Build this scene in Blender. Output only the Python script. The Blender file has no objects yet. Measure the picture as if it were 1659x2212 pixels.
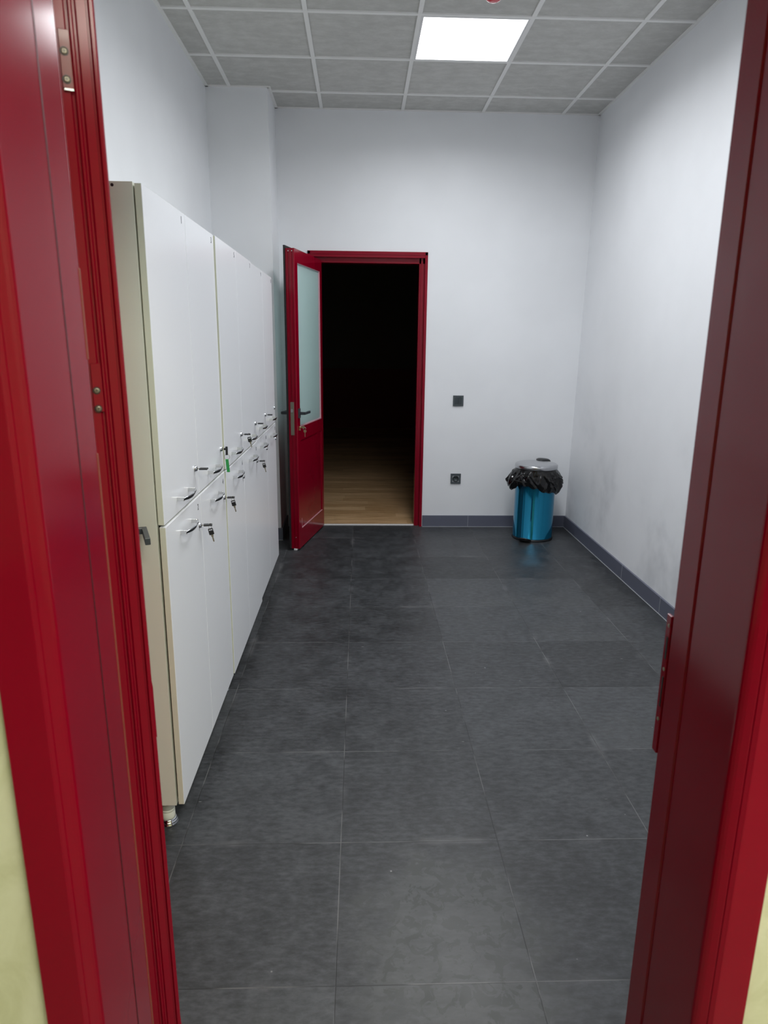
import bpy, bmesh, math, random
from mathutils import Vector, Matrix

SC = bpy.context.scene
COL = SC.collection
PI = math.pi
cos, sin = math.cos, math.sin

# ------------------------------------------------------------------ camera, world, light level
F_PX, YAW, PITCH, ROLL, CAM_Z = 1483.4364, 0.0360, -0.2423, 0.0110, 1.525
PANEL_GLOW = 4.0
PANEL_WATTS = 14.8
PANEL_SPREAD = 160.0
CORRIDOR_POWER = 23.0
SC.view_settings.view_transform = 'Standard'
SC.view_settings.look = 'None'
SC.view_settings.gamma = 1.0
SC.view_settings.use_curve_mapping = False
SC.view_settings.exposure = 0.0

fwd = Vector((sin(YAW) * cos(PITCH), cos(YAW) * cos(PITCH), sin(PITCH)))
rgt0 = Vector((cos(YAW), -sin(YAW), 0))
up0 = rgt0.cross(fwd)
rgt = rgt0 * cos(ROLL) + up0 * sin(ROLL)
upv = -rgt0 * sin(ROLL) + up0 * cos(ROLL)
cam_data = bpy.data.cameras.new('camera')
cam_data.sensor_fit = 'VERTICAL'
cam_data.sensor_height = 24.0
cam_data.lens = F_PX / 2212.0 * 24.0
cam_data.clip_start = 0.02
cam_data.dof.use_dof = True
cam_data.dof.focus_distance = 3.0
cam_data.dof.aperture_fstop = 4.2
cam = bpy.data.objects.new('camera', cam_data)
M = Matrix.Identity(4)
for i in range(3):
    M[i][0], M[i][1], M[i][2] = rgt[i], upv[i], -fwd[i]
M[2][3] = CAM_Z
cam.matrix_world = M
COL.objects.link(cam)
SC.camera = cam

world = bpy.data.worlds.new('world')
world.use_nodes = True
world.node_tree.nodes['Background'].inputs[0].default_value = (0, 0, 0, 1)
world.node_tree.nodes['Background'].inputs[1].default_value = 0.0
SC.world = world

# ------------------------------------------------------------------ materials
def lin(c):
    return tuple(((v / 255.0) / 12.92 if v / 255.0 <= 0.04045 else ((v / 255.0 + 0.055) / 1.055) ** 2.4) for v in c)

def mat(name, rgb, rough=0.5, metal=0.0, coat=0.0, spec=0.5, bump=None, srgb=True):
    m = bpy.data.materials.new(name)
    m.use_nodes = True
    b = m.node_tree.nodes['Principled BSDF']
    c = lin(rgb) if srgb else rgb
    b.inputs['Base Color'].default_value = (*c, 1)
    b.inputs['Roughness'].default_value = rough
    b.inputs['Metallic'].default_value = metal
    b.inputs['Coat Weight'].default_value = coat
    b.inputs['Coat Roughness'].default_value = 0.05
    b.inputs['Specular IOR Level'].default_value = spec
    if bump:
        scale, strength, dist = bump
        N = Nodes(m)
        n = N.noise(N.obj(), scale, 3)
        N.bump(n, strength, dist)
    return m

class Nodes:
    def __init__(self, m):
        self.t = m.node_tree
        self.b = self.t.nodes['Principled BSDF']
        self._o = None
    def new(self, kind, **kw):
        n = self.t.nodes.new(kind)
        for k, v in kw.items():
            setattr(n, k, v)
        return n
    def link(self, a, b):
        self.t.links.new(a, b)
    def put(self, sock, v):
        if hasattr(v, 'links'):
            self.link(v, sock)
        else:
            sock.default_value = v
    def obj(self):
        if not self._o:
            self._o = self.new('ShaderNodeTexCoord').outputs['Object']
        return self._o
    def math(self, op, a, b=0.0, c=0.0):
        n = self.new('ShaderNodeMath', operation=op)
        self.put(n.inputs[0], a); self.put(n.inputs[1], b); self.put(n.inputs[2], c)
        return n.outputs[0]
    def sep(self, v):
        n = self.new('ShaderNodeSeparateXYZ'); self.link(v, n.inputs[0]); return n.outputs
    def comb(self, x, y, z=0.0):
        n = self.new('ShaderNodeCombineXYZ')
        self.put(n.inputs[0], x); self.put(n.inputs[1], y); self.put(n.inputs[2], z)
        return n.outputs[0]
    def scale(self, v, s):
        n = self.new('ShaderNodeMapping'); self.link(v, n.inputs[0]); n.inputs['Scale'].default_value = s
        return n.outputs[0]
    def noise(self, v, s, detail=4, rough=0.55, dist=0.0):
        n = self.new('ShaderNodeTexNoise'); self.link(v, n.inputs['Vector'])
        n.inputs['Scale'].default_value = s; n.inputs['Detail'].default_value = detail
        n.inputs['Roughness'].default_value = rough; n.inputs['Distortion'].default_value = dist
        return n.outputs[0]
    def white(self, v):
        n = self.new('ShaderNodeTexWhiteNoise', noise_dimensions='3D'); self.link(v, n.inputs['Vector'])
        return n.outputs[0]
    def vor(self, v, s, feature='F1'):
        n = self.new('ShaderNodeTexVoronoi', feature=feature); self.link(v, n.inputs['Vector'])
        n.inputs['Scale'].default_value = s
        return n.outputs[0]
    def ramp(self, v, a, b, lo=0.0, hi=1.0):
        n = self.new('ShaderNodeMapRange'); n.interpolation_type = 'SMOOTHSTEP'
        self.link(v, n.inputs[0])
        for i, k in enumerate((a, b, lo, hi)):
            n.inputs[i + 1].default_value = k
        return n.outputs[0]
    def mix(self, f, a, b):
        n = self.new('ShaderNodeMix', data_type='RGBA')
        self.put(n.inputs[0], f)
        for s, v in ((n.inputs[6], a), (n.inputs[7], b)):
            if isinstance(v, tuple):
                s.default_value = (*v, 1)
            else:
                self.link(v, s)
        return n.outputs[2]
    def bump(self, h, strength, dist):
        n = self.new('ShaderNodeBump'); self.link(h, n.inputs['Height'])
        n.inputs['Strength'].default_value = strength; n.inputs['Distance'].default_value = dist
        self.link(n.outputs[0], self.b.inputs['Normal'])
    def color(self, c):
        self.link(c, self.b.inputs['Base Color'])
    def rough(self, r):
        self.link(r, self.b.inputs['Roughness'])

def make_wall_mat(name, base, dirt=0.0):
    m = mat(name, base, 0.62, spec=0.25)
    N = Nodes(m)
    o = N.obj()
    c = lin(base)
    n = N.noise(o, 1.6, 3)
    col = N.mix(N.ramp(n, 0.35, 0.7), tuple(v * 0.96 for v in c), c)
    if dirt:
        z = N.sep(o)[2]
        low = N.ramp(z, 0.1, 1.5, 1.0, 0.0)
        sm = N.ramp(N.noise(o, 2.0, 4, 0.55, 0.2), 0.42, 0.72)
        f = N.math('MULTIPLY', N.math('MULTIPLY', low, sm), dirt)
        col = N.mix(f, col, (0.36, 0.38, 0.41))
    N.color(col)
    N.bump(N.noise(o, 55, 4), 0.06, 0.002)
    return m

WALL = make_wall_mat('wall_paint', (240, 242, 245), 0.0)
WALL_R = make_wall_mat('wall_paint_scuffed', (240, 242, 245), 0.42)

def make_floor_mat():
    m = mat('dark_floor_tile', (72, 74, 76), 0.5, spec=0.45)
    N = Nodes(m); o = N.obj(); s = N.sep(o)
    T = 0.4939
    gx = N.math('DIVIDE', N.math('ADD', s[0], 0.0571), T)
    gy = N.math('DIVIDE', N.math('SUBTRACT', s[1], 4.8081), T)
    def edge(g):
        fr = N.math('FRACT', g)
        return N.math('SUBTRACT', 0.5, N.math('ABSOLUTE', N.math('SUBTRACT', fr, 0.5)))
    d = N.math('MINIMUM', edge(gx), edge(gy))
    joint = N.ramp(d, 0.0012, 0.0045, 1.0, 0.0)
    haze = N.ramp(d, 0.0, 0.05, 1.0, 0.0)
    cell = N.comb(N.math('FLOOR', gx), N.math('FLOOR', gy), 0.0)
    rnd = N.white(cell)
    big = N.noise(o, 1.3, 3)
    fine = N.noise(N.scale(o, (1.0, 2.2, 1.0)), 26, 6, 0.68)
    mid = N.noise(o, 7, 5, 0.6)
    v = N.math('ADD', N.math('MULTIPLY', fine, 0.5), N.math('ADD', N.math('MULTIPLY', mid, 0.25), N.math('MULTIPLY', rnd, 0.09)))
    col = N.mix(N.ramp(v, 0.26, 0.62), (0.020, 0.021, 0.022), (0.082, 0.087, 0.094))
    # flaky slate-like relief print, strongest in some tiles
    sl = N.ramp(N.noise(o, 24, 6, 0.6, 0.9), 0.515, 0.545)
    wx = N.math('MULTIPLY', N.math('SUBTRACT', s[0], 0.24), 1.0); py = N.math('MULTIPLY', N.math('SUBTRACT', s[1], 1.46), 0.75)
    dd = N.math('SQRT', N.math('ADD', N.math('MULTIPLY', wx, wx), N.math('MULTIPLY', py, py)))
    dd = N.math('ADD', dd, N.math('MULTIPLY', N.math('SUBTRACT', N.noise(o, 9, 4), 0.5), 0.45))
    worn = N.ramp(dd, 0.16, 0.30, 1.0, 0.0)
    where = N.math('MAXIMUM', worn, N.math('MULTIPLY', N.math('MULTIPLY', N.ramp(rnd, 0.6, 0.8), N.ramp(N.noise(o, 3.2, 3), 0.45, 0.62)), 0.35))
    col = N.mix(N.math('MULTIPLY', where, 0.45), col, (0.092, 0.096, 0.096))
    col = N.mix(N.math('MULTIPLY', N.math('MULTIPLY', sl, where), 0.9), col, (0.040, 0.043, 0.041))
    # dusty, paler strips along joints and thin joint lines
    dust = N.math('MULTIPLY', haze, N.ramp(N.noise(o, 3.0, 2), 0.54, 0.72))
    col = N.mix(N.math('MULTIPLY', dust, 0.55), col, (0.15, 0.15, 0.155))
    jl = N.mix(N.ramp(N.noise(o, 4.0, 3), 0.42, 0.58), (0.018, 0.018, 0.018), (0.15, 0.15, 0.15))
    col = N.mix(N.math('MULTIPLY', joint, 0.75), col, jl)
    # white specks and short scratches
    sp = N.ramp(N.vor(o, 9.0), 0.018, 0.035, 1.0, 0.0)
    sc = N.ramp(N.vor(N.scale(o, (3.0, 14.0, 1.0)), 1.6), 0.02, 0.05, 1.0, 0.0)
    sc = N.math('MULTIPLY', sc, N.ramp(N.noise(o, 40, 2), 0.45, 0.6))
    w = N.math('MAXIMUM', sp, sc)
    w = N.math('MULTIPLY', w, N.ramp(N.noise(o, 1.9, 2), 0.43, 0.56))
    col = N.mix(N.math('MULTIPLY', w, 0.75), col, (0.36, 0.36, 0.36))
    N.color(col)
    N.rough(N.ramp(N.math('ADD', N.math('MULTIPLY', mid, 0.6), N.math('MULTIPLY', big, 0.4)), 0.3, 0.7, 0.34, 0.5))
    N.bump(N.math('SUBTRACT', N.math('MULTIPLY', fine, 0.6), N.math('MULTIPLY', joint, 1.5)), 0.22, 0.0012)
    return m
FLOOR = make_floor_mat()

def make_ceiling_mat():
    m = mat('ceiling_tile', (150, 150, 147), 0.85, spec=0.2)
    N = Nodes(m); o = N.obj(); s = N.sep(o)
    cell = N.comb(N.math('FLOOR', N.math('DIVIDE', N.math('ADD', s[0], 0.8914), 0.6)), N.math('FLOOR', N.math('DIVIDE', N.math('SUBTRACT', s[1], 4.112), 0.6)))
    rnd = N.white(cell)
    a = N.noise(N.scale(o, (1.0, 1.7, 1.0)), 11, 7, 0.7)
    v = N.math('ADD', N.math('MULTIPLY', a, 0.85), N.math('MULTIPLY', rnd, 0.14))
    N.color(N.mix(N.ramp(v, 0.3, 0.75), (0.53, 0.53, 0.505), (0.66, 0.66, 0.635)))
    N.bump(N.noise(o, 90, 4), 0.15, 0.002)
    return m
CEIL = make_ceiling_mat()

def make_wood_mat():
    m = mat('oak_planks', (160, 120, 75), 0.42, spec=0.4)
    N = Nodes(m); o = N.obj(); s = N.sep(o)
    row = N.math('FLOOR', N.math('DIVIDE', s[1], 0.125))
    off = N.math('MULTIPLY', N.white(N.comb(row, 7.0)), 1.2)
    plank = N.math('FLOOR', N.math('DIVIDE', N.math('ADD', s[0], off), 1.2))
    rnd = N.white(N.comb(row, plank))
    g = N.noise(N.scale(o, (1.0, 13.0, 1.0)), 3.2, 6, 0.65, 0.3)
    v = N.math('ADD', N.math('MULTIPLY', g, 0.9), N.math('MULTIPLY', rnd, 0.16))
    col = N.mix(N.ramp(v, 0.28, 0.85), (0.40, 0.23, 0.10), (0.84, 0.58, 0.33))
    fr = N.math('FRACT', N.math('DIVIDE', s[1], 0.125))
    j = N.ramp(N.math('SUBTRACT', 0.5, N.math('ABSOLUTE', N.math('SUBTRACT', fr, 0.5))), 0.005, 0.03, 1.0, 0.0)
    N.color(N.mix(N.math('MULTIPLY', j, 0.6), col, (0.12, 0.07, 0.03)))
    return m
WOOD = make_wood_mat()

def make_corridor_wall_mat():
    m = mat('corridor_wall_cladding', (188, 186, 138), 0.4, spec=0.4)
    N = Nodes(m); o = N.obj()
    a = N.noise(o, 9, 6, 0.6, 0.8)
    col = N.mix(N.ramp(a, 0.35, 0.7), lin((206, 208, 174)), lin((222, 224, 196)))
    vein = N.ramp(N.vor(N.scale(o, (1, 1, 1)), 7.0, 'DISTANCE_TO_EDGE'), 0.0, 0.02, 1.0, 0.0)
    vein = N.math('MULTIPLY', vein, N.ramp(N.noise(o, 5, 3), 0.5, 0.65))
    N.color(N.mix(N.math('MULTIPLY', vein, 0.35), col, lin((222, 220, 180))))
    return m
CORR = make_corridor_wall_mat()

def make_red(name, rgb, rough=0.14):
    m = mat(name, rgb, rough, coat=0.0, spec=0.26)
    N = Nodes(m); o = N.obj(); c = lin(rgb)
    n = N.noise(o, 3.0, 3)
    N.color(N.mix(N.ramp(n, 0.3, 0.7), tuple(v * 0.92 for v in c), c))
    # faint orange-peel lacquer
    N.bump(N.noise(o, 260, 2), 0.015, 0.0005)
    return m
RED = make_red('red_lacquer', (136, 3, 32))
RED_SHADE = mat('red_groove_shade', (70, 10, 16), 0.45)
WORN_GLINT = mat('worn_glint_paint', (132, 66, 52), 0.35)
WHITE = mat('white_gloss_melamine', (240, 242, 245), 0.24, coat=0.0, spec=0.5)
CREAM = mat('cream_melamine', (226, 228, 216), 0.35)
EDGE = mat('cream_edge_band', (224, 226, 208), 0.4)
CHROME = mat('chrome', (215, 217, 220), 0.08, metal=1.0)
STEEL = mat('brushed_steel', (196, 197, 200), 0.22, metal=1.0)
SATIN = mat('satin_nickel', (150, 146, 132), 0.4, metal=0.8)
BRASS = mat('dull_brass', (188, 168, 130), 0.35, metal=0.9)
BLACK = mat('black_plastic', (22, 24, 27), 0.35)
BLACKGLOSS = mat('black_gloss_face', (10, 10, 12), 0.12)
CHARC = mat('charcoal_metal', (58, 63, 68), 0.38, coat=0.1)
DARK = mat('dark_rubber', (26, 26, 28), 0.6)
GREEN = mat('green_plastic_tag', (40, 150, 72), 0.35)
GREYTXT = mat('grey_number', (70, 74, 80), 0.5)
SWITCH = mat('anthracite_plate', (72, 80, 84), 0.4)
SWITCH_IN = mat('anthracite_insert', (56, 64, 68), 0.35)
SKIRT = mat('charcoal_skirting_tile', (98, 101, 116), 0.38, bump=(40, 0.05, 0.001))
GROUT = mat('pale_grout', (176, 180, 184), 0.8)
TBAR = mat('grey_ceiling_grid', (240, 240, 238), 0.55)
THRESH = mat('pale_threshold', (246, 246, 244), 0.4)
WOODEDGE = mat('wall_white_paint', (226, 228, 230), 0.6)
BLUE = mat('metallic_blue_enamel', (14, 128, 165), 0.09, metal=0.78, coat=0.3)
BAG = mat('black_bag_plastic', (8, 8, 10), 0.14, spec=0.5)
REDLENS = mat('red_alarm_plastic', (205, 40, 58), 0.2, coat=0.5)
WHITEP = mat('white_plastic', (228, 228, 228), 0.35)
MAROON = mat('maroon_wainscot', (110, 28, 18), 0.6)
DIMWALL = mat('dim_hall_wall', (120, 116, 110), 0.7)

def make_frost():
    m = mat('frosted_glass', (214, 236, 234), 0.38, spec=0.5)
    t = m.node_tree
    out = t.nodes['Material Output']
    tr = t.nodes.new('ShaderNodeBsdfTranslucent')
    tr.inputs[0].default_value = (0.86, 0.97, 0.95, 1)
    mx = t.nodes.new('ShaderNodeMixShader')
    mx.inputs[0].default_value = 0.6
    t.links.new(t.nodes['Principled BSDF'].outputs[0], mx.inputs[1])
    t.links.new(tr.outputs[0], mx.inputs[2])
    t.links.new(mx.outputs[0], out.inputs[0])
    return m
FROST = make_frost()

def emit(name, rgb, s):
    m = bpy.data.materials.new(name)
    m.use_nodes = True
    b = m.node_tree.nodes['Principled BSDF']
    b.inputs['Base Color'].default_value = (0.8, 0.8, 0.8, 1)
    b.inputs['Emission Color'].default_value = (*rgb, 1)
    b.inputs['Emission Strength'].default_value = s
    return m
LED = emit('led_diffuser', (0.955, 0.972, 1.0), PANEL_GLOW)
LED2 = emit('corridor_diffuser', (1.0, 0.97, 0.85), CORRIDOR_POWER)

# ------------------------------------------------------------------ mesh helpers
def bm_new():
    return bmesh.new()

def box(bm, a, b, bev=0.0, seg=2, mi=0):
    t = bmesh.new()
    bmesh.ops.create_cube(t, size=1.0)
    for v in t.verts:
        for i in range(3):
            v.co[i] = a[i] if v.co[i] < 0 else b[i]
    if bev > 0:
        bmesh.ops.bevel(t, geom=t.edges[:], offset=bev, segments=seg, affect='EDGES', profile=0.5)
    merge(bm, t, mi)

def merge(bm, t, mi=0, mtx=None):
    t.verts.index_update()
    vs = [bm.verts.new(mtx @ v.co if mtx else v.co) for v in t.verts]
    for f in t.faces:
        try:
            nf = bm.faces.new([vs[v.index] for v in f.verts])
            nf.material_index = f.material_index if mi is None else mi
            nf.smooth = f.smooth
        except ValueError:
            pass
    t.free()

def prism(bm, pts, z0, z1, mi=0, smooth=False):
    t = bmesh.new()
    lo = [t.verts.new((x, y, z0)) for x, y in pts]
    hi = [t.verts.new((x, y, z1)) for x, y in pts]
    n = len(pts)
    for i in range(n):
        t.faces.new((lo[i], lo[(i + 1) % n], hi[(i + 1) % n], hi[i]))
    t.faces.new(lo); t.faces.new(hi)
    bmesh.ops.recalc_face_normals(t, faces=t.faces[:])
    merge(bm, t, mi)

def lathe(bm, prof, center=(0, 0, 0), n=48, axis='Z', mi=0, cap=True):
    t = bmesh.new()
    rings = []
    for r, z in prof:
        rings.append([t.verts.new((r * cos(2 * PI * k / n), r * sin(2 * PI * k / n), z)) for k in range(n)])
    for a, b in zip(rings, rings[1:]):
        for k in range(n):
            f = t.faces.new((a[k], a[(k + 1) % n], b[(k + 1) % n], b[k])); f.smooth = True
    if cap:
        t.faces.new(rings[0][::-1]); t.faces.new(rings[-1])
    bmesh.ops.recalc_face_normals(t, faces=t.faces[:])
    R = Matrix.Identity(4)
    if axis == 'X':
        R = Matrix.Rotation(PI / 2, 4, 'Y')
    elif axis == 'Y':
        R = Matrix.Rotation(-PI / 2, 4, 'X')
    merge(bm, t, mi, Matrix.Translation(center) @ R)

def tube(bm, pts, r, n=10, closed=False, mi=0):
    pts = [Vector(p) for p in pts]
    t = bmesh.new()
    rings = []
    m = len(pts)
    for i, p in enumerate(pts):
        if closed:
            d = pts[(i + 1) % m] - pts[i - 1]
        else:
            d = pts[min(i + 1, m - 1)] - pts[max(i - 1, 0)]
        d.normalize()
        u = d.orthogonal() if abs(d.z) > 0.9 else d.cross(Vector((0, 0, 1)))
        u.normalize(); w = d.cross(u)
        rings.append([t.verts.new(p + (u * cos(2 * PI * k / n) + w * sin(2 * PI * k / n)) * r) for k in range(n)])
    for i in range(m if closed else m - 1):
        a, b = rings[i], rings[(i + 1) % m]
        for k in range(n):
            f = t.faces.new((a[k], a[(k + 1) % n], b[(k + 1) % n], b[k])); f.smooth = True
    if not closed:
        t.faces.new(rings[0][::-1]); t.faces.new(rings[-1])
    bmesh.ops.recalc_face_normals(t, faces=t.faces[:])
    merge(bm, t, mi)

def link(name, bm, m, parent=None):
    me = bpy.data.meshes.new(name)
    bm.to_mesh(me); bm.free()
    for x in (m if isinstance(m, (list, tuple)) else [m]):
        me.materials.append(x)
    o = bpy.data.objects.new(name, me)
    COL.objects.link(o)
    if parent:
        o.parent = parent
    return o

def boxes(name, lst, m, parent=None, bev=0.0):
    bm = bm_new()
    for a, b in lst:
        box(bm, a, b, bev)
    return link(name, bm, m, parent)

def struct(o, label=None):
    o['kind'] = 'structure'
    if label:
        o['label'] = label
    return o

def empty(name, loc=(0, 0, 0), rz=0.0):
    o = bpy.data.objects.new(name, None)
    o.empty_display_size = 0.1
    o.location = loc
    o.rotation_euler = (0, 0, rz)
    COL.objects.link(o)
    return o

def tag(o, label, cat, group=None):
    o['label'] = label
    o['category'] = cat
    if group:
        o['group'] = group
    return o

def text_mesh(name, s, size, depth, mtx, m, parent):
    cu = bpy.data.curves.new(name, 'FONT')
    cu.body = s; cu.size = size; cu.extrude = depth
    cu.align_x = 'CENTER'; cu.align_y = 'CENTER'
    tmp = bpy.data.objects.new(name, cu)
    COL.objects.link(tmp)
    dg = bpy.context.evaluated_depsgraph_get()
    me = bpy.data.meshes.new_from_object(tmp.evaluated_get(dg))
    bpy.data.objects.remove(tmp)
    bpy.data.curves.remove(cu)
    me.transform(mtx)
    me.materials.clear()
    me.materials.append(m)
    o = bpy.data.objects.new(name, me)
    COL.objects.link(o)
    o.parent = parent
    return o

# ------------------------------------------------------------------ room shell
CZ = 3.1935          # underside of the ceiling grid
BW = 5.66            # back wall face
LX = -1.055          # left wall face

struct(boxes('floor', [((-1.2, 0.70, -0.12), (1.95, 5.715, 0.0))], FLOOR))
# back wall with the far door opening
OPL, OPR, OPH = -0.372, 0.505, 2.185
struct(boxes('wall_back', [((-1.2, BW, 0), (OPL, BW + 0.14, 3.32)), ((OPR, BW, 0), (1.95, BW + 0.14, 3.32)),
                           ((OPL, BW, OPH), (OPR, BW + 0.14, 3.32))], WALL))
struct(boxes('wall_left', [((LX - 0.14, 0.98, 0), (LX, BW, 3.32))], WALL))
bm = bm_new()      # right wall, very slightly out of plumb like the real one
t = bmesh.new()
bmesh.ops.create_cube(t, size=1.0)
for v in t.verts:
    top = v.co.z > 0
    near = v.co.x < 0
    v.co = Vector(((1.7985 if top else 1.758) if near else 1.95, 0.98 if v.co.y < 0 else BW, 3.32 if top else 0.0))
merge(bm, t)
struct(link('wall_right', bm, WALL_R))
bm = bm_new()      # boxed-out pier in the back left corner
t = bmesh.new()
bmesh.ops.create_cube(t, size=1.0)
for v in t.verts:
    top = v.co.z > 0
    v.co = Vector(((-0.637 if top else -0.618) if v.co.x > 0 else LX, 5.244 if v.co.y < 0 else BW, 3.32 if top else 0.0))
merge(bm, t)
struct(link('wall_pier', bm, WALL))
# near wall: painted inside, stone-like cladding on the corridor side
WL, WR, WH = -0.442, 0.562, 2.26
bm = bm_new()
for a, b, mi in (((-2.6, 0.80, 0), (WL, 0.84, 2.95), 1), ((WR, 0.80, 0), (2.6, 0.84, 2.95), 1), ((WL, 0.80, WH), (WR, 0.84, 2.95), 1),
                 ((-1.2, 0.84, 0), (WL, 1.05, 3.32), 0), ((WR, 0.84, 0), (1.95, 1.05, 3.32), 0), ((WL, 0.84, WH), (WR, 1.05, 3.32), 0)):
    box(bm, a, b, mi=mi)
struct(link('wall_front', bm, [WALL, CORR]))

# suspended ceiling: tile field plus its grid
ceil = struct(boxes('ceiling', [((-1.2, 0.98, CZ + 0.007), (1.95, BW, CZ + 0.12))], CEIL))
bm = bm_new()
for i in range(-1, 6):
    x = -0.8914 + 0.6 * i
    if LX < x < 1.79:
        box(bm, (x - 0.012, 0.98, CZ), (x + 0.012, 5.30 if x < -0.64 else BW, CZ + 0.009))
for j in range(-6, 3):
    y = 4.112 + 0.6 * j
    if y > 1.0:
        box(bm, (LX if y < 5.24 else -0.637, y - 0.012, CZ - 0.0004), (1.797, y + 0.012, CZ + 0.009))
for a, b in (((LX, 0.98, CZ - 0.001), (LX + 0.02, 5.244, CZ + 0.009)), ((1.776, 0.98, CZ - 0.001), (1.80, BW, CZ + 0.009)),
             ((-0.637, BW - 0.014, CZ - 0.001), (1.80, BW, CZ + 0.009)), ((LX, 5.226, CZ - 0.001), (-0.625, 5.246, CZ + 0.009)),
             ((-0.637, 5.23, CZ - 0.001), (-0.615, BW, CZ + 0.009))):
    box(bm, a, b)
link('grid_bars', bm, TBAR, ceil)

# skirting tiles with grout lines
def skirting(name, a, b, along, parts=(), lean=0.0):
    o = struct(boxes(name, [(a, b)], SKIRT, bev=0.002))
    g = []
    if along == 'x':
        g += [((a[0], a[1] - 0.003, 0.0), (b[0], a[1] + 0.002, 0.003))]
        g += [((x - 0.0012, a[1] - 0.0008, 0.0), (x + 0.0012, a[1] + 0.002, b[2])) for x in parts]
    elif along == 'y':
        g += [((a[0] - 0.003, a[1], 0.0), (a[0] + 0.002, b[1], 0.003))]
        g += [((a[0] - 0.0008, y - 0.0012, 0.0), (a[0] + 0.002, y + 0.0012, b[2])) for y in parts]
    boxes('grout_line', g, GROUT, o)
    return o
skirting('baseboard_back', (0.530, BW - 0.012, 0), (1.748, BW, 0.098), 'x', (0.92, 1.42))
skirting('baseboard_right', (1.747, 1.05, 0), (1.762, BW - 0.012, 0.100), 'y', (4.30, 3.70, 3.1, 2.5, 1.9, 1.3))
skirting('baseboard_pier', (LX, 5.232, 0), (-0.606, 5.244, 0.098), 'x', ())
skirting('baseboard_pier_side', (-0.618, 5.2445, 0), (-0.606, BW, 0.098), 'n', ())
skirting('baseboard_left', (LX, 1.05, 0), (LX + 0.012, 5.232, 0.098), 'n', ())

# corridor the photograph is taken from
struct(boxes('floor_corridor', [((-2.6, -3.2, -0.12), (2.6, 0.70, 0.0))], mat('corridor_floor', (120, 116, 108), 0.45, bump=(20, 0.1, 0.002))))
struct(boxes('wall_corridor', [((-2.74, -3.2, 0), (-2.6, 0.84, 2.95)), ((2.6, -3.2, 0), (2.74, 0.84, 2.95)), ((-2.74, -3.34, 0), (2.74, -3.2, 2.95))], CORR))
struct(boxes('ceiling_corridor', [((-2.74, -3.34, 2.95), (2.74, 0.80, 3.05))], mat('corridor_ceiling', (215, 210, 185), 0.8, bump=(60, 0.1, 0.002))))

# dark hall behind the far door
struct(boxes('floor_hall', [((-3.2, 5.715, -0.12), (3.2, 12.9, 0.0))], WOOD))
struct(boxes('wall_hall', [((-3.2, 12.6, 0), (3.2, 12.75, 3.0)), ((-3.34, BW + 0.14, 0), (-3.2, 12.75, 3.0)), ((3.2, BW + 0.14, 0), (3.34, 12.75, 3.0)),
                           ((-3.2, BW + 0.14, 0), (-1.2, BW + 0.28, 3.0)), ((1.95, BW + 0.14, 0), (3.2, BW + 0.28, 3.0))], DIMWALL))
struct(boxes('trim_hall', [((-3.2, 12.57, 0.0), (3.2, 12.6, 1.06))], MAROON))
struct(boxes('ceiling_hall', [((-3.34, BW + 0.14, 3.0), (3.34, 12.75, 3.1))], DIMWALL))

# ------------------------------------------------------------------ near door frame
def mirror(pts):
    return [(-x, y) for x, y in pts][::-1]

fr = empty('trim_near_door', (0, 0.9, 0)); struct(fr, 'glossy red lacquered frame of the doorway in the foreground')
def local(pts, oy):
    return [(x, y - oy) for x, y in pts]
LJ = [(-0.448, 0.800), (-0.448, 0.787), (-0.446, 0.785), (-0.3965, 0.785), (-0.3950, 0.7853), (-0.3940, 0.7862), (-0.3900, 0.7885), (-0.3892, 0.7900), (-0.3880, 0.7905),
      (-0.3850, 0.7925), (-0.3820, 0.7945), (-0.3790, 0.7970), (-0.3765, 0.8000), (-0.3753, 0.8025), (-0.3750, 0.8050),
      (-0.3750, 0.9170), (-0.3752, 0.9830), (-0.3772, 0.9850), (-0.4080, 0.9870), (-0.4080, 1.0500), (-0.4410, 1.0500), (-0.4410, 0.80)]
LEAN = 0.0075      # the left side of this frame stands a touch out of plumb
bm = bm_new(); prism(bm, local(LJ, 0.9), 0.0, 2.19); lj = link('jamb', bm, RED, fr)
RJ = [(0.5685, 0.800), (0.5685, 0.787), (0.5665, 0.785), (0.5230, 0.785), (0.5212, 0.7853), (0.5200, 0.7862), (0.5160, 0.7885), (0.5152, 0.7902), (0.5138, 0.7907),
      (0.5105, 0.7930), (0.5070, 0.7955), (0.5040, 0.7985), (0.5015, 0.8020), (0.5003, 0.8050), (0.5000, 0.8080),
      (0.5000, 0.9420), (0.5018, 0.9440), (0.5018, 0.9480), (0.4990, 0.9500), (0.4990, 1.0040), (0.5010, 1.0060), (0.5300, 1.0080), (0.5300, 1.0500), (0.5610, 1.0500), (0.5610, 0.80)]
bm = bm_new(); prism(bm, local(RJ, 0.9), 0.0, 2.19); link('jamb', bm, RED, fr)
boxes('head', [((-0.448, 0.785 - 0.9, 2.19), (0.5685, 1.05 - 0.9, 2.262))], RED, fr, 0.002)
we = boxes('worn_glint_edge', [((-0.3772, 0.0815, 0.02), (-0.3738, 0.0862, 1.37)), ((-0.3772, 0.0815, 1.50), (-0.3738, 0.0862, 1.62))], WORN_GLINT, fr, 0.0015)  # scraped paint on the arris, its reflected glint painted into the tan
sl_ = boxes('groove_shade_line', [((-0.3768, 0.0185, 0.0), (-0.3746, 0.0222, 2.19))], RED_SHADE, fr)  # dark strip painting the shade of the groove between frame profiles
sp = boxes('strike_plate', [((0.4968, 0.1065, 0.86), (0.5015, 0.122, 1.105))], RED, fr, 0.001)
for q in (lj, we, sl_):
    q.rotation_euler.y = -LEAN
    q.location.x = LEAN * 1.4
bm = bm_new()
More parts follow.
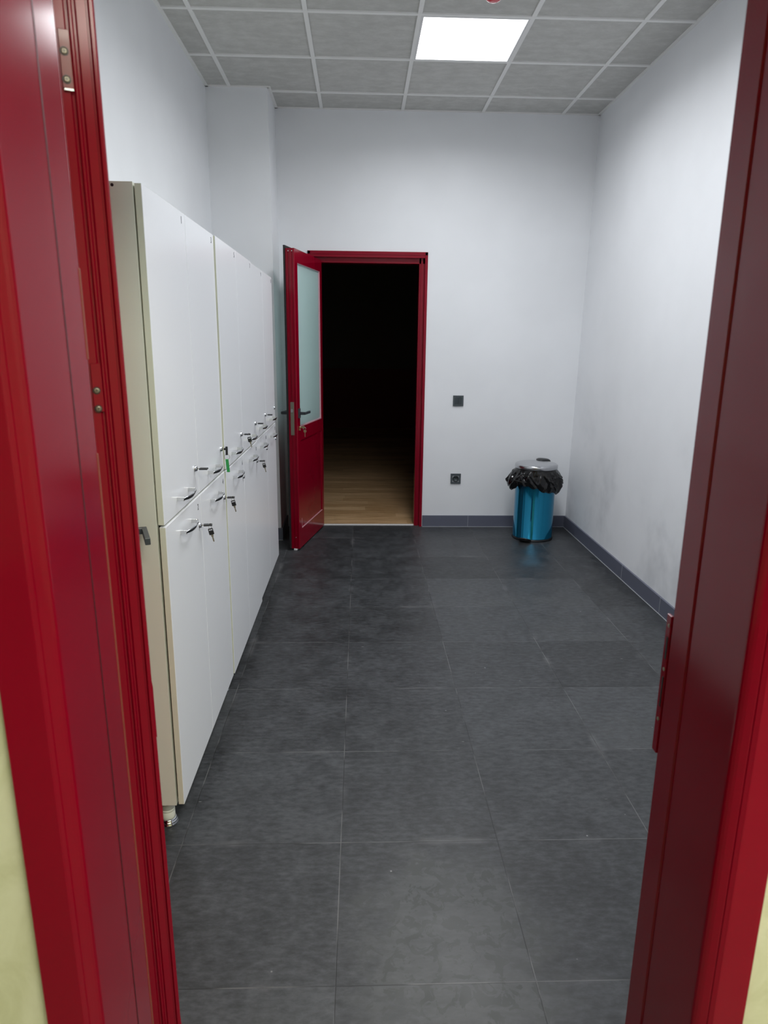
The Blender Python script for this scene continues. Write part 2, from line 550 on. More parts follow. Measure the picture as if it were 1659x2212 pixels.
for z in (1.088, 1.012, 0.922):
    lathe(bm, [(0.0030, -0.0010), (0.0026, 0.0008)], (0.4966, 0.111, z), 12, 'X')
link('screw', bm, SATIN, sp)
boxes('latch_slot', [((0.4961, 0.109, 0.945), (0.4970, 0.113, 0.998)), ((0.4961, 0.109, 1.030), (0.4970, 0.114, 1.068))], DARK, sp)

# near door leaf, swung fully open into the room, mostly hidden behind its jamb
AL = math.radians(21.0)
nd = empty('door_1')
nd.matrix_world = Matrix.Translation((-0.4035 + LEAN * 1.4, 1.058, 0)) @ Matrix.Rotation(-LEAN, 4, 'Y') @ Matrix.Rotation(AL, 4, 'Z'); struct(nd, 'red door leaf opened into the room behind the left jamb')
# local x = across the leaf edge (towards the opening), local y = along the leaf away from the hinge
T1 = 0.0545
edge_prof = [(x * 0.93, y) for x, y in [(0.0, 0.0), (0.012, 0.0), (0.014, 0.003), (0.0145, 0.0055), (0.0175, 0.0055), (0.018, 0.002), (0.020, 0.0), (0.0225, 0.0), (0.0245, 0.003), (0.025, 0.0055), (0.0275, 0.0055), (0.028, 0.004),
             (0.030, 0.002), (0.0425, 0.002), (0.0435, 0.0055), (0.0455, 0.0055), (0.046, 0.003), (0.048, 0.0), (0.052, 0.0), (T1, 0.0025), (T1, 0.06), (0.0, 0.06)]]
bm = bm_new()
prism(bm, edge_prof, 0.012, 2.14)
prism(bm, [(0, 0.74), (T1, 0.74), (T1, 0.82), (0, 0.82)], 0.012, 2.14)
box(bm, (0, 0.06, 0.012), (T1, 0.74, 0.15)); box(bm, (0, 0.06, 0.82), (T1, 0.74, 0.92)); box(bm, (0, 0.06, 2.06), (T1, 0.74, 2.14))
link('leaf_frame', bm, RED, nd)
boxes('glass_pane', [((0.022, 0.06, 0.92), (0.032, 0.74, 2.06))], FROST, nd)
boxes('lower_panel', [((0.012, 0.06, 0.15), (0.042, 0.74, 0.82))], RED, nd, 0.002)
for zt in (1.927, 1.490):
    hg = boxes('hinge', [((0.002, -0.0035, zt - 0.072), (0.0165, 0.003, zt))], RED if zt < 1.6 else mat('bronze_hinge', (120, 30, 34), 0.25, coat=0.2), nd, 0.001)
    bm = bm_new()
    for dz in ((0.027, 0.061) if zt > 1.6 else (0.040, 0.067)):
        lathe(bm, [(0.0028, -0.0056), (0.0042, -0.0050), (0.0046, -0.0038), (0.0046, -0.0030)], (0.008, 0.0, zt - dz), 18, 'Y')
        box(bm, (0.0054, -0.0058, zt - dz - 0.0005), (0.0106, -0.0050, zt - dz + 0.0005), mi=1)
        box(bm, (0.0075, -0.0058, zt - dz - 0.0026), (0.0085, -0.0050, zt - dz + 0.0026), mi=1)
        lathe(bm, [(0.0056, -0.0040), (0.0056, -0.0034)], (0.008, 0.0, zt - dz), 18, 'Y', mi=1)
    link('screw', bm, [SATIN, BLACK], hg)
    if zt > 1.6:
        boxes('hinge_lip', [((0.004, -0.0048, zt - 0.0745), (0.0155, 0.002, zt - 0.072))], STEEL, hg)
hd = boxes('lever_handle', [((T1, 0.775, 0.975), (T1 + 0.009, 0.805, 1.065)), ((T1 + 0.009, 0.781, 1.012), (T1 + 0.046, 0.797, 1.029)),
                            ((T1 + 0.040, 0.672, 1.0105), (T1 + 0.0535, 0.797, 1.0290))], CHARC, nd, 0.0015)
hd['label'] = 'dark grey lever handle'

# ------------------------------------------------------------------ far door frame and leaf
ff = empty('trim_far_door', (0, BW, 0)); struct(ff, 'dark red frame of the far doorway into the dark hall')
def fjamb(s):
    # s = +1 right jamb, -1 left jamb; outer flange, rebate, stop
    xo, xi = (0.525, 0.462) if s > 0 else (-0.411, -0.350)
    d = -1 if s > 0 else 1
    p = [(xo, 0.0), (xo, -0.010), (xo + d * 0.020, -0.010), (xo + d * 0.022, -0.006), (xo + d * 0.022, 0.030), (xo + d * 0.034, 0.030), (xo + d * 0.035, 0.018),
         (xo + d * 0.050, 0.018), (xo + d * 0.051, 0.030), (xi, 0.030), (xi, 0.135), (xo - s * 0.020, 0.135), (xo - s * 0.020, 0.0)]
    bm = bm_new(); prism(bm, p, 0.0, 2.205); link('jamb', bm, RED, ff)
fjamb(1); fjamb(-1)
boxes('head', [((-0.411, -0.010, 2.185), (0.525, 0.0, 2.208)), ((-0.392, -0.006, 2.165), (0.506, 0.135, 2.1849)), ((-0.392, 0.030, 2.126), (0.506, 0.135, 2.165))], RED, ff)
struct(boxes('trim_threshold', [((-0.349, 5.690, 0.0), (0.461, 5.716, 0.006))], THRESH))

LA = math.atan2(-0.979, -0.206)
fd = empty('door_2', (-0.303, 5.652, 0), LA); struct(fd, 'red half glazed door leaf standing open into the room')
L2, T2 = 0.715, 0.062
bm = bm_new()
# latch stile with ribbed edge
st = [(L2 - 0.070, 0), (L2 - 0.003, 0), (L2, -0.003), (L2, -0.012), (L2 - 0.004, -0.014), (L2 - 0.004, -0.019), (L2, -0.021), (L2, -0.036), (L2 - 0.005, -0.038),
      (L2 - 0.005, -0.046), (L2 + 0.002, -0.048), (L2 + 0.002, -T2), (L2 - 0.070, -T2)]
prism(bm, st, 0.014, 2.138)
box(bm, (0.0, -T2, 0.014), (0.055, 0, 2.138), 0.002)
box(bm, (0.055, -T2, 2.050), (L2 - 0.070, 0, 2.138))
box(bm, (0.055, -T2, 0.822), (L2 - 0.070, 0, 0.920))
box(bm, (0.055, -T2, 0.014), (L2 - 0.070, 0, 0.158))
link('leaf_frame', bm, RED, fd)
boxes('gasket_lip', [((-0.01, -T2 - 0.011, 0.018), (0.030, -T2, 2.156)), ((L2 - 0.030, -T2 - 0.011, 0.018), (L2 + 0.016, -T2, 2.156)),
                     ((0.030, -T2 - 0.011, 2.115), (L2 - 0.030, -T2, 2.156)), ((0.030, -T2 - 0.011, 0.018), (L2 - 0.030, -T2, 0.050))], DARK, fd)
boxes('glass_pane', [((0.055, -0.040, 0.92), (L2 - 0.070, -0.012, 2.05))], FROST, fd)
PINK = mat('pale_glazing_bead', (214, 166, 176), 0.3)
boxes('glazing_bead', [((0.055, -0.012, 0.92), (L2 - 0.070, -0.001, 0.928)), ((0.055, -0.012, 0.92), (0.060, -0.002, 2.05)),
                       ((L2 - 0.073, -0.012, 0.92), (L2 - 0.070, -0.003, 2.05)), ((0.055, -0.012, 2.046), (L2 - 0.070, -0.003, 2.05))], PINK, fd)
boxes('lower_panel', [((0.055, -0.045, 0.158), (L2 - 0.070, -0.006, 0.822))], RED, fd, 0.002)
boxes('panel_bead_highlight', [((0.055, -0.006, 0.158), (L2 - 0.070, 0.0008, 0.1615)), ((L2 - 0.0735, -0.006, 0.158), (L2 - 0.070, 0.0008, 0.235))], PINK, fd)  # pale colour paints the highlight along the panel's lower edge
fp = boxes('lock_faceplate', [((L2 - 0.006, -0.048, 0.868), (L2 + 0.0035, -0.022, 1.104))], SATIN, fd)
boxes('latch_bolt', [((L2 + 0.0035, -0.044, 1.030), (L2 + 0.012, -0.028, 1.056))], CHROME, fp, 0.002)
hl = boxes('lever_handle', [((L2 - 0.055, 0.0, 0.988), (L2 - 0.020, 0.010, 1.056)), ((L2 - 0.046, 0.010, 1.012), (L2 - 0.028, 0.050, 1.032)),
                            ((L2 - 0.160, 0.040, 1.013), (L2 - 0.028, 0.054, 1.031))], CHARC, fd, 0.002)
hl2 = boxes('lever_handle', [((L2 - 0.055, -T2 - 0.024, 0.988), (L2 - 0.020, -T2 - 0.011, 1.056)), ((L2 - 0.046, -T2 - 0.066, 1.012), (L2 - 0.028, -T2 - 0.024, 1.032)),
                             ((L2 - 0.150, -T2 - 0.070, 1.013), (L2 - 0.028, -T2 - 0.054, 1.031))], CHARC, fd, 0.002)
bm = bm_new()
lathe(bm, [(0.009, 0.0), (0.009, 0.012), (0.007, 0.014)], (L2 - 0.038, 0.0, 0.921), 20, 'Y')
box(bm, (L2 - 0.043, 0.0, 0.897), (L2 - 0.033, 0.011, 0.921), 0.002)
link('lock_cylinder', bm, BRASS, fd)
bm = bm_new()
for y in (-0.017, -0.042):
    lathe(bm, [(0.0035, -0.001), (0.003, 0.0015)], (L2 + 0.0005, y, 2.120), 10, 'X')
lathe(bm, [(0.004, -0.001), (0.003, 0.002)], (L2 + 0.0005, -0.028, 0.100), 10, 'X')
link('screw', bm, CHROME, fd)
boxes('door_stop', [((L2 - 0.03, -0.045, 0.0005), (L2 + 0.004, -0.020, 0.014))], WHITEP, fd, 0.002)

# ------------------------------------------------------------------ lockers
UPPER = ((1.019, 1.905), (0.118, 1.013))
def bow_handle(name, y, z, parent):
    """bow-shaped chrome pull: two short legs and a crescent bar"""
    bm = bm_new()
    t = bmesh.new()
    n = 18
    secs = []
    for i in range(n + 1):
        s = i / n
        yy = y - 0.074 + 0.148 * s
        k = sin(PI * s)
        x = 0.019 + 0.013 * k
        hh = 0.0035 + 0.0045 * k
        th = 0.0024
        zz = z - 0.001 * k
        sk = 0.0030 * k + 0.0005
        secs.append([t.verts.new((x - th - sk, yy, zz - hh)), t.verts.new((x + th - sk, yy, zz - hh * 0.9)), t.verts.new((x + th + sk, yy, zz + hh * 0.9)), t.verts.new((x - th + sk, yy, zz + hh))])
    for a, b in zip(secs, secs[1:]):
        for k in range(4):
            f = t.faces.new((a[k], a[(k + 1) % 4], b[(k + 1) % 4], b[k])); f.smooth = True; f.material_index = 1 if k == 1 else 0
    t.faces.new(secs[0]); t.faces.new(secs[-1])
    bmesh.ops.recalc_face_normals(t, faces=t.faces[:])
    merge(bm, t, None)
    for yy in (y - 0.072, y + 0.066):
        box(bm, (-0.001, yy, z - 0.0065), (0.0215, yy + 0.006, z + 0.0065), 0.001)
    return link(name, bm, [CHROME, BLACKGLOSS], parent)

def door_lock(y, z, parent):
    bm = bm_new()
    lathe(bm, [(0.0105, 0.0), (0.0105, 0.003), (0.0085, 0.005), (0.008, 0.009), (0.0065, 0.0095)], (-0.0005, y, z), 24, 'X')
    o = link('lock', bm, CHROME, parent)
    boxes('keyhole', [((0.0085, y - 0.0008, z - 0.004), (0.0093, y + 0.0008, z + 0.004))], BLACK, o)
    return o

def make_locker(y0, xf, nums, label):
    W, D = 0.862, 0.495
    r = empty('locker', (xf, y0, 0))
    tag(r, label, 'locker', 'white lockers along the left wall')
    c = 0.0
    bm = bm_new()
    box(bm, (-D, 0, 0.115), (-0.0215, 0.018, 1.908), 0.0008)
    box(bm, (-D, W - 0.018, 0.115), (-0.0215, W, 1.908), 0.0008)
    box(bm, (-D, 0.018, 0.115), (-0.0215, W - 0.018, 0.133))
    box(bm, (-D, 0.018, 1.890), (-0.0215, W - 0.018, 1.908))
    box(bm, (-D, 0.018, 1.007), (-0.03, W - 0.018, 1.025))
    box(bm, (-D, W / 2 - 0.009, 0.133), (-0.03, W / 2 + 0.009, 1.890))
    box(bm, (-D, 0.018, 0.133), (-D + 0.006, W - 0.018, 1.890))
    link('carcass', bm, CREAM, r)
    for lx in (-0.072, -0.40):
        bm = bm_new()
        lathe(bm, [(0.004, -0.0006), (0.004, 0.0008)], (lx, 0.0, 1.899), 12, 'Y')
        link('screw_cap', bm, BLACK, r)
    for lx in (-0.072, -0.44):
        for ly in (0.072, W - 0.072):
            bm = bm_new()
            lathe(bm, [(0.0235, 0.022), (0.0225, 0.030), (0.0225, 0.046), (0.0212, 0.047), (0.0212, 0.0485), (0.0225, 0.0495), (0.0225, 0.055), (0.0212, 0.056), (0.0212, 0.0575),
                       (0.0225, 0.0585), (0.0225, 0.116)], (lx, ly, 0), 32)
            lg = link('leg', bm, CREAM, r)
            bm = bm_new()
            lathe(bm, [(0.029, 0.0), (0.031, 0.003), (0.031, 0.008), (0.0285, 0.0095), (0.0295, 0.012), (0.0285, 0.015), (0.026, 0.0165), (0.0265, 0.020), (0.0240, 0.0235)], (lx, ly, 0), 32)
            k = link('foot_ring', bm, CHROME, lg)
            k['label'] = 'chrome foot ring'
    k = 0
    for ci in range(2):
        for ri in range(2):
            z0, z1 = UPPER[ri]
            a, b = (0.0015 + ci * W / 2, (ci + 1) * W / 2 - 0.0015)
            out = (0.0, 0.0025)[ri] * (1 if nums[0] == '1' else 0.3)
            t = bmesh.new()
            bmesh.ops.create_cube(t, size=1.0)
            for v in t.verts:
                v.co = Vector(((-0.018 if v.co.x < 0 else 0.0) + out, a if v.co.y < 0 else b, z0 if v.co.z < 0 else z1))
            bmesh.ops.bevel(t, geom=t.edges[:], offset=0.0012, segments=1, affect='EDGES')
            t.normal_update()
            bm = bm_new()
            t.verts.index_update()
            vs = [bm.verts.new(v.co) for v in t.verts]
            for f in t.faces:
                nf = bm.faces.new([vs[v.index] for v in f.verts])
                nf.material_index = 0 if (f.normal.x > 0.5 or f.normal.z > 0.5) else 1
            t.free()
            d = link('door', bm, [WHITE, EDGE], r)
            if ri == 0:
                h = bow_handle('handle', a + 0.215, 1.062, d); lk = door_lock(b - 0.048, 1.112, d); zn = 1.880
            else:
                h = bow_handle('handle', a + 0.222, 0.957, d); lk = door_lock(b - 0.034, 0.914, d); zn = 0.979
            h['label'] = 'chrome bow handle with a black outer face'
            mtx = Matrix.Translation((out + 0.0004, b - 0.040, zn)) @ Matrix.Rotation(PI / 2, 4, 'Z') @ Matrix.Rotation(PI / 2, 4, 'X')
            text_mesh('door_number', nums[k], 0.030, 0.0003, mtx, GREYTXT, d)
            k += 1
    return r
L1Y, L2Y, L3Y = 1.880, 2.752, 3.618
L1X, L2X, L3X = -0.548, -0.543, -0.550
make_locker(L1Y, L1X, ('1', '2', '3', '4'), 'tall white four-door locker nearest the open foreground doorway')
make_locker(L2Y, L2X, ('5', '6', '7', '8'), 'middle white four-door locker between two others, standing slightly proud')
make_locker(L3Y, L3X, ('9', '10', '11', '12'), 'farthest white four-door locker, beside the wall pier and red half-glazed door')

# keys left in the locker doors
def bow_plate(bm, x0, x1, w, th, vert=False):
    """key head with a window near its outer end"""
    if vert:
        q = [((x0, -th, -w), (x1, th, w))]
    else:
        q = [((x0, -w, -th), (x1, w, th))]
    for a, b in q:
        box(bm, a, b, th * 0.8)

def key(y, z, xf, label, kind, tilt=0.0):
    r = empty('locker_key', (xf, y, z), 0)
    r.rotation_euler = (0, 0, tilt)
    tag(r, label, 'key', 'keys hanging in the locker doors')
    bm = bm_new(); box(bm, (0.0065, -0.0028, -0.0008), (0.020, 0.0028, 0.0008)); link('shank', bm, SATIN, r)
    if kind == 'plain':
        bm = bm_new(); bow_plate(bm, 0.016, 0.044, 0.0105, 0.0030); link('key_head', bm, BLACK, r)
    elif kind == 'pair':
        bm = bm_new()
        box(bm, (0.016, -0.0105, -0.0027), (0.034, 0.0105, 0.0027), 0.002)
        box(bm, (0.034, -0.0105, -0.0027), (0.044, -0.0045, 0.0027), 0.002)
        box(bm, (0.034, 0.0045, -0.0027), (0.044, 0.0105, 0.0027), 0.002)
        box(bm, (0.040, -0.0095, -0.0027), (0.045, 0.0095, 0.0027), 0.002)
        link('key_head', bm, BLACK, r)
        bm = bm_new()
        tube(bm, [(0.0375 + 0.0045 * sin(a), 0.002 * sin(a), -0.0065 + 0.0115 * cos(a)) for a in [2 * PI * i / 24 for i in range(24)]], 0.0006, 6, True)
        link('key_ring', bm, SATIN, r)
        sp = empty('spare_key', (0.0375, 0.0, -0.014)); sp.parent = r
        sp.rotation_euler = (0, -0.22, 0)
        bm = bm_new()
        box(bm, (-0.0085, -0.0024, -0.022), (0.0085, 0.0024, -0.006), 0.0022)
        box(bm, (-0.0085, -0.0024, -0.007), (-0.0055, 0.0024, -0.001), 0.0015)
        box(bm, (0.0055, -0.0024, -0.007), (0.0085, 0.0024, -0.001), 0.0015)
        box(bm, (-0.0080, -0.0024, -0.0022), (0.0080, 0.0024, 0.0014), 0.0015)
        link('spare_key_head', bm, BLACK, sp)
        bm = bm_new()
        box(bm, (-0.0040, -0.0009, -0.029), (0.0040, 0.0009, -0.021), 0.0006)
        prism(bm, [(-0.0022, -0.0009), (0.0022, -0.0009), (0.0022, 0.0009), (-0.0022, 0.0009)], -0.047, -0.028)
        link('spare_key_blade', bm, SATIN, sp)
    else:
        bm = bm_new()
        box(bm, (0.014, -0.004, -0.004), (0.021, 0.004, 0.004), 0.0015)
        box(bm, (0.020, -0.0035, -0.024), (0.029, 0.0035, 0.010), 0.002)
        link('key_head', bm, BLACK, r)
        bm = bm_new()
        tube(bm, [(0.025 + 0.0105 * sin(a), 0.0, -0.031 + 0.0105 * cos(a)) for a in [2 * PI * i / 28 for i in range(28)]], 0.0008, 6, True)
        link('key_ring', bm, SATIN, r)
        bm = bm_new()
        t = bmesh.new()
        box(t, (0.018, -0.0030, -0.092), (0.030, 0.0030, -0.040), 0.002)
        for v in t.verts:
            v.co.x += (-0.040 - v.co.z) * 0.08
        merge(bm, t)
        k = link('tag', bm, GREEN, r); k['label'] = 'green plastic key tag'
    return r
def lock_y(y0, ci, up):
    return y0 + (ci + 1) * 0.431 - 0.0015 - (0.048 if up else 0.034)
key(lock_y(L1Y, 0, 1), 1.112, L1X, 'lone black-headed key in the upper left door of the nearest locker', 'plain')
key(lock_y(L1Y, 1, 1), 1.112, L1X, 'black key with a ring and green tag', 'tag')
key(lock_y(L2Y, 0, 1), 1.112, L2X, 'black key with spare hanging, in an upper door of the middle locker', 'pair', 0.15)
key(lock_y(L2Y, 1, 1), 1.112, L2X, 'lone black-headed key in the second upper door of the middle locker', 'plain')
key(lock_y(L3Y, 0, 1), 1.112, L3X, 'lone black-headed key in an upper door of the farthest locker', 'plain')
key(lock_y(L1Y, 0, 0), 0.914, L1X, 'largest hanging pair of black keys, in the lower left door of nearest locker', 'pair', 0.2)
key(lock_y(L1Y, 1, 0), 0.914, L1X, 'hanging pair of black keys in the lower right door of nearest locker', 'pair', 0.1)
key(lock_y(L2Y, 1, 0), 0.914, L2X, 'hanging pair of black keys in a lower door of the middle locker', 'pair', 0.1)

# keys on the far door's lock
dk = empty('door_keys', (0, 0, 0)); dk.matrix_world = Matrix.Translation((-0.303, 5.652, 0)) @ Matrix.Rotation(LA, 4, 'Z') @ Matrix.Translation((L2 - 0.038, 0.014, 0.921))
tag(dk, 'small bunch of metal keys hanging from the red door lock under its lever', 'keys')
bm = bm_new(); box(bm, (-0.004, 0.0, -0.004), (0.004, 0.012, 0.004), 0.001); lathe(bm, [(0.010, -0.001), (0.010, 0.001)], (0, 0.020, 0.0), 20, 'X'); link('inserted_key', bm, BRASS, dk)
bm = bm_new(); tube(bm, [(0.003 * sin(a), 0.026 + 0.011 * sin(a), -0.008 + 0.011 * cos(a)) for a in [2 * PI * i / 24 for i in range(24)]], 0.0012, 6, True); link('key_ring', bm, CHROME, dk)
bm = bm_new(); lathe(bm, [(0.011, -0.001), (0.011, 0.001)], (0, 0.030, -0.027), 20, 'X'); box(bm, (-0.001, 0.0275, -0.068), (0.001, 0.0325, -0.034), 0.0004); link('hanging_key', bm, BRASS, dk)

# ------------------------------------------------------------------ ceiling lights and alarm
def panel(x, y, label):
    r = empty('ceiling_light', (x, y, CZ))
    tag(r, label, 'ceiling light', 'square panel lights')
    boxes('frame', [((-0.288, -0.288, -0.0015), (0.288, -0.278, 0.006)), ((-0.288, 0.278, -0.0015), (0.288, 0.288, 0.006)),
                    ((-0.288, -0.278, -0.0015), (-0.278, 0.278, 0.006)), ((0.278, -0.278, -0.0015), (0.288, 0.278, 0.006))], WHITEP, r)
    bm = bm_new(); box(bm, (-0.279, -0.279, -0.0005), (0.279, 0.279, 0.005)); link('diffuser', bm, LED, r)
    ld = bpy.data.lights.new('panel_lamp', 'AREA')
    ld.shape = 'SQUARE'; ld.size = 0.556; ld.energy = PANEL_WATTS; ld.color = (0.955, 0.972, 1.0); ld.spread = math.radians(PANEL_SPREAD)
    lo = bpy.data.objects.new('panel_lamp', ld); COL.objects.link(lo); lo.parent = r; lo.location = (0, 0, -0.002)
panel(0.6086, 4.412, 'bright square LED panel set in the grey tiled ceiling')
panel(0.6086, 3.212, 'added unseen square LED panel between the two others, above the picture')  # added fill panel, raises the light on locker fronts and low walls
panel(0.6086, 2.012, 'third square LED panel, nearest the doorway, above the picture')
r = empty('ceiling_light', (1.15, -1.05, 2.95)); tag(r, 'ceiling panel of the corridor behind the camera', 'ceiling light')
boxes('frame', [((-0.62, -0.62, -0.012), (0.62, 0.62, 0.0))], WHITEP, r)
boxes('diffuser', [((-0.60, -0.60, -0.016), (0.60, 0.60, -0.011))], LED2, r)

al = empty('fire_alarm', (0.640, 3.795, CZ)); tag(al, 'round red alarm on the ceiling beside the lit panel', 'fire alarm')
bm = bm_new(); lathe(bm, [(0.052, 0.0), (0.052, -0.018), (0.047, -0.024), (0.040, -0.026)], (0, 0, 0.002), 40); link('base', bm, WHITEP, al)
bm = bm_new(); lathe(bm, [(0.044, -0.022), (0.044, -0.036), (0.041, -0.048), (0.033, -0.058), (0.020, -0.064), (0.006, -0.066)], (0, 0, 0), 40); link('lens', bm, REDLENS, al)

# ------------------------------------------------------------------ switch and socket
def plate(name, x, z, label, cat):
    r = empty(name, (x, BW, z)); tag(r, label, cat)
    bm = bm_new()
    h, w = 0.043, 0.043
    for a, b in (((-w, -0.010, -h), (-0.028, 0.0, h)), ((0.028, -0.010, -h), (w, 0.0, h)), ((-0.028, -0.010, 0.028), (0.028, 0.0, h)), ((-0.028, -0.010, -h), (0.028, 0.0, -0.028))):
        box(bm, a, b, 0.0015)
    link('cover_frame', bm, SWITCH, r)
    return r
s = plate('light_switch', 0.802, 1.066, 'dark grey double rocker light switch above the socket', 'light switch')
for q in (-1, 1):
    bm = bm_new()
    a, b = sorted((q * 0.0006, q * 0.0275))
    box(bm, (a, -0.0115, -0.0275), (b, -0.001, 0.0275), 0.001)
    link('rocker', bm, SWITCH_IN, s)
s = plate('power_socket', 0.804, 0.417, 'dark grey round-well power socket low on the white wall', 'power socket')
bm = bm_new()
lathe(bm, [(0.0275, -0.009), (0.0275, -0.0105), (0.0205, -0.0105), (0.0195, -0.009), (0.0195, -0.0015), (0.0001, -0.0015)], (0, 0, 0), 32, 'Y', cap=False)
link('socket_well', bm, SWITCH_IN, s)
bm = bm_new()
for x in (-0.0095, 0.0095):
    lathe(bm, [(0.0025, -0.0030), (0.0025, -0.0014)], (x, 0, 0), 12, 'Y')
box(bm, (-0.002, -0.008, -0.0195), (0.002, -0.001, -0.014)); box(bm, (-0.002, -0.008, 0.014), (0.002, -0.001, 0.0195))
link('contact', bm, SATIN, s)

# ------------------------------------------------------------------ pedal bin and its liner
BX, BY = 1.398, 5.333
bn = empty('pedal_bin', (BX, BY, 0)); tag(bn, 'metallic blue pedal bin with steel lid in the corner', 'trash bin')
bm = bm_new()
lathe(bm, [(0.158, 0.018), (0.158, 0.022), (0.1565, 0.024), (0.1565, 0.560), (0.1575, 0.566), (0.150, 0.566)], n=72); link('body', bm, BLUE, bn)
bm = bm_new(); lathe(bm, [(0.1600, 0.0), (0.1625, 0.003), (0.1625, 0.010), (0.1595, 0.0125), (0.1595, 0.017), (0.157, 0.019)], n=72); link('base_ring', bm, BLACK, bn)
bm = bm_new()
prof = [(0.150, 0.573), (0.1645, 0.573), (0.1665, 0.576), (0.1665, 0.596), (0.1640, 0.602), (0.158, 0.6055)]
prof += [(0.158 * cos(a), 0.6055 + 0.012 * sin(a)) for a in [PI / 2 * i / 8 for i in range(1, 8)]] + [(0.004, 0.6178)]
lathe(bm, prof, n=72); link('lid', bm, STEEL, bn)
# hinge cover at the back, pedal at the front left
pd = math.atan2(-0.235, -0.150)
hv = Vector((cos(pd + PI), sin(pd + PI), 0)); hs = Vector((-hv.y, hv.x, 0))
bm = bm_new()
t = bmesh.new()
rows = []
for i in range(11):
    s_ = i / 10
    rr = 0.085 + 0.105 * s_
    wdt = 0.058 * math.sqrt(max(0.02, 1 - (1 - s_) ** 2 * 0.98))
    row = []
    for j in range(9):
        u = -1 + 2 * j / 8
        p = hv * rr + hs * (wdt * u)
        zz = 0.6165 + 0.012 * math.sqrt(max(0, 1 - u * u)) * min(1, s_ * 3 + 0.2) - (0.030 * max(0, (s_ - 0.72) / 0.28) ** 2)
        row.append(t.verts.new((p.x, p.y, zz)))
    rows.append(row)
for a, b in zip(rows, rows[1:]):
    for j in range(8):
        f = t.faces.new((a[j], a[j + 1], b[j + 1], b[j])); f.smooth = True
res = bmesh.ops.extrude_face_region(t, geom=t.faces[:])
for e in res['geom']:
    if isinstance(e, bmesh.types.BMVert):
        e.co.z -= 0.008
bmesh.ops.recalc_face_normals(t, faces=t.faces[:])
merge(bm, t)
p = hv * 0.178
box(bm, (p.x - 0.012, p.y - 0.012, 0.565), (p.x + 0.012, p.y + 0.012, 0.612), 0.003)
link('hinge_cover', bm, BLACK, bn)
pv = Vector((cos(pd), sin(pd), 0)); pn = Vector((-pv.y, pv.x, 0))
bm = bm_new(); t = bmesh.new()
rows = []
for i in range(8):
    s_ = i / 7
    rr = 0.150 + 0.072 * s_
    wd = 0.046 * (1 - 0.35 * s_ ** 3)
    row = []
    for j in range(9):
        u = -1 + 2 * j / 8
        q = pv * rr + pn * (wd * u)
        row.append(t.verts.new((q.x, q.y, 0.020 + 0.022 * s_ + 0.004 * (1 - u * u))))
    rows.append(row)
for a, b in zip(rows, rows[1:]):
    for j in range(8):
        f = t.faces.new((a[j], a[j + 1], b[j + 1], b[j])); f.smooth = True
res = bmesh.ops.extrude_face_region(t, geom=t.faces[:])
for e in res['geom']:
    if isinstance(e, bmesh.types.BMVert):
        e.co.z -= 0.012
bmesh.ops.recalc_face_normals(t, faces=t.faces[:])
merge(bm, t)
link('pedal', bm, BLACK, bn)

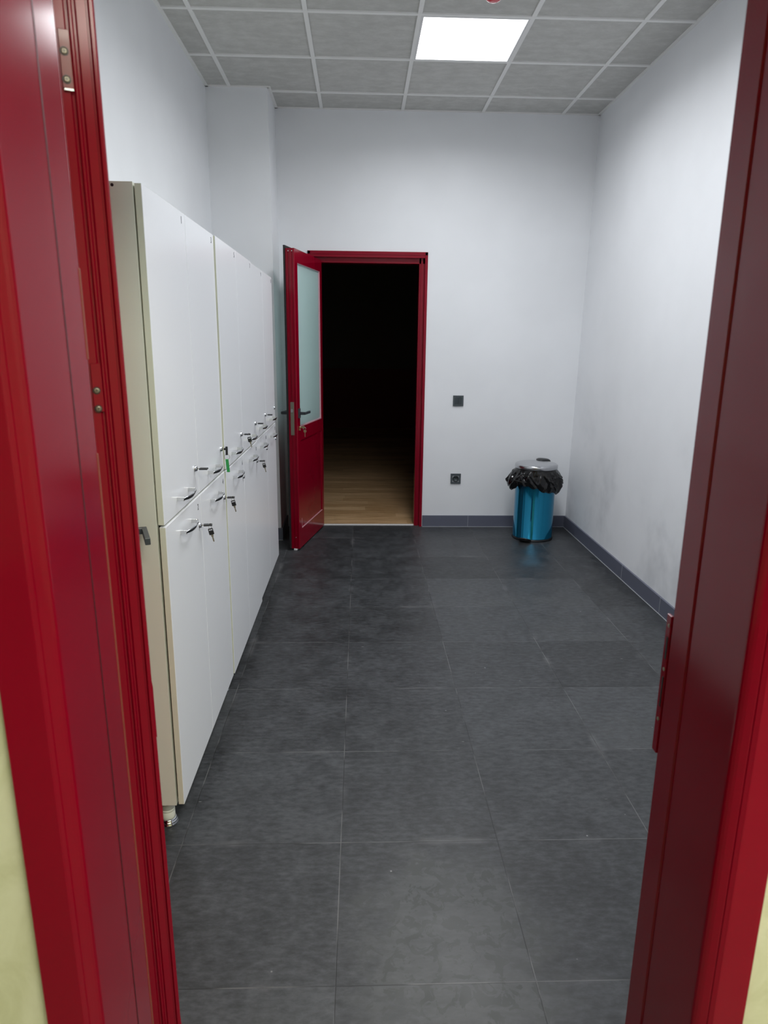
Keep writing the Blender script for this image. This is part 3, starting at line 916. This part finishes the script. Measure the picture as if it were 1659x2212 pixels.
def liner():
    rnd = random.Random(5)
    NA, NR = 220, 30
    ph = [rnd.uniform(0, 2 * PI) for _ in range(12)]
    creases = [(rnd.uniform(0, 2 * PI), rnd.uniform(0.15, 0.9), rnd.uniform(-1.2, 1.2), rnd.uniform(0.010, 0.022), rnd.uniform(0.03, 0.07)) for _ in range(54)]
    bm = bmesh.new()
    rings = []
    # angle 0 = +x; camera side is about -105 degrees
    def hem(a):
        # hem height by angle, read off the photo
        ks = [(-180, 0.405), (-165, 0.400), (-150, 0.445), (-125, 0.452), (-105, 0.430), (-85, 0.415), (-65, 0.398), (-50, 0.388), (-30, 0.400), (-5, 0.415), (20, 0.45), (60, 0.46), (120, 0.46), (150, 0.44), (180, 0.405)]
        d = math.degrees(a)
        d = (d + 180) % 360 - 180
        for (a0, h0), (a1, h1) in zip(ks, ks[1:]):
            if a0 <= d <= a1:
                return h0 + (h1 - h0) * (d - a0) / (a1 - a0)
        return 0.43
    def flare(a):
        ks = [(-180, 0.066), (-160, 0.060), (-140, 0.030), (-115, 0.020), (-90, 0.022), (-60, 0.034), (-30, 0.048), (0, 0.054), (30, 0.05), (90, 0.03), (150, 0.05), (180, 0.066)]
        d = math.degrees(a)
        d = (d + 180) % 360 - 180
        for (a0, h0), (a1, h1) in zip(ks, ks[1:]):
            if a0 <= d <= a1:
                return h0 + (h1 - h0) * (d - a0) / (a1 - a0)
        return 0.03
    for j in range(NR + 1):
        s_ = j / NR
        ring = []
        for i in range(NA):
            a = 2 * PI * i / NA
            z = 0.570 + (hem(a) - 0.570) * s_
            fl = flare(a)
            prof = math.sin(min(1.0, s_ * 1.25) * PI / 2) * fl * (1 - 0.25 * max(0, s_ - 0.75) / 0.25)
            w = 0.006 * sin(7 * a + ph[0] + 2.5 * s_) + 0.005 * sin(13 * a + ph[1] - 3 * s_) + 0.003 * sin(23 * a + ph[2] + 5 * s_)
            c = 0.0
            for ca, cs, sl, amp, wid in creases:
                da = ((a - ca - sl * (s_ - cs) + PI) % (2 * PI)) - PI
                q = abs(da) / (wid * 1.6)
                if q < 1:
                    c += amp * (1 - q) * (1 if amp > 0.016 else -0.7) * max(0, 1 - abs(s_ - cs) * 1.6)
            r_ = 0.1585 + max(0.001, prof + (w + c * 0.8) * min(1, s_ * 3) * 0.8)
            zz = z + 0.006 * sin(9 * a + ph[4]) * s_ + 0.005 * sin(17 * a + ph[5]) * s_
            ring.append(bm.verts.new((r_ * cos(a), r_ * sin(a), zz)))
        rings.append(ring)
    # tuck over the rim
    top = [bm.verts.new((0.152 * cos(2 * PI * i / NA), 0.152 * sin(2 * PI * i / NA), 0.5695)) for i in range(NA)]
    rings.insert(0, top)
    for a, b in zip(rings, rings[1:]):
        for k in range(NA):
            f = bm.faces.new((a[k], a[(k + 1) % NA], b[(k + 1) % NA], b[k]))
            f.smooth = False
    bmesh.ops.recalc_face_normals(bm, faces=bm.faces[:])
    me = bpy.data.meshes.new('bin_liner'); bm.to_mesh(me); bm.free()
    me.materials.append(BAG)
    o = bpy.data.objects.new('bin_liner', me); COL.objects.link(o)
    o.location = (BX, BY, 0)
    sol = o.modifiers.new('thickness', 'SOLIDIFY'); sol.thickness = 0.0008; sol.offset = 1
    return o
tag(liner(), 'crumpled black bin liner folded over the rim of the blue bin', 'garbage bag')
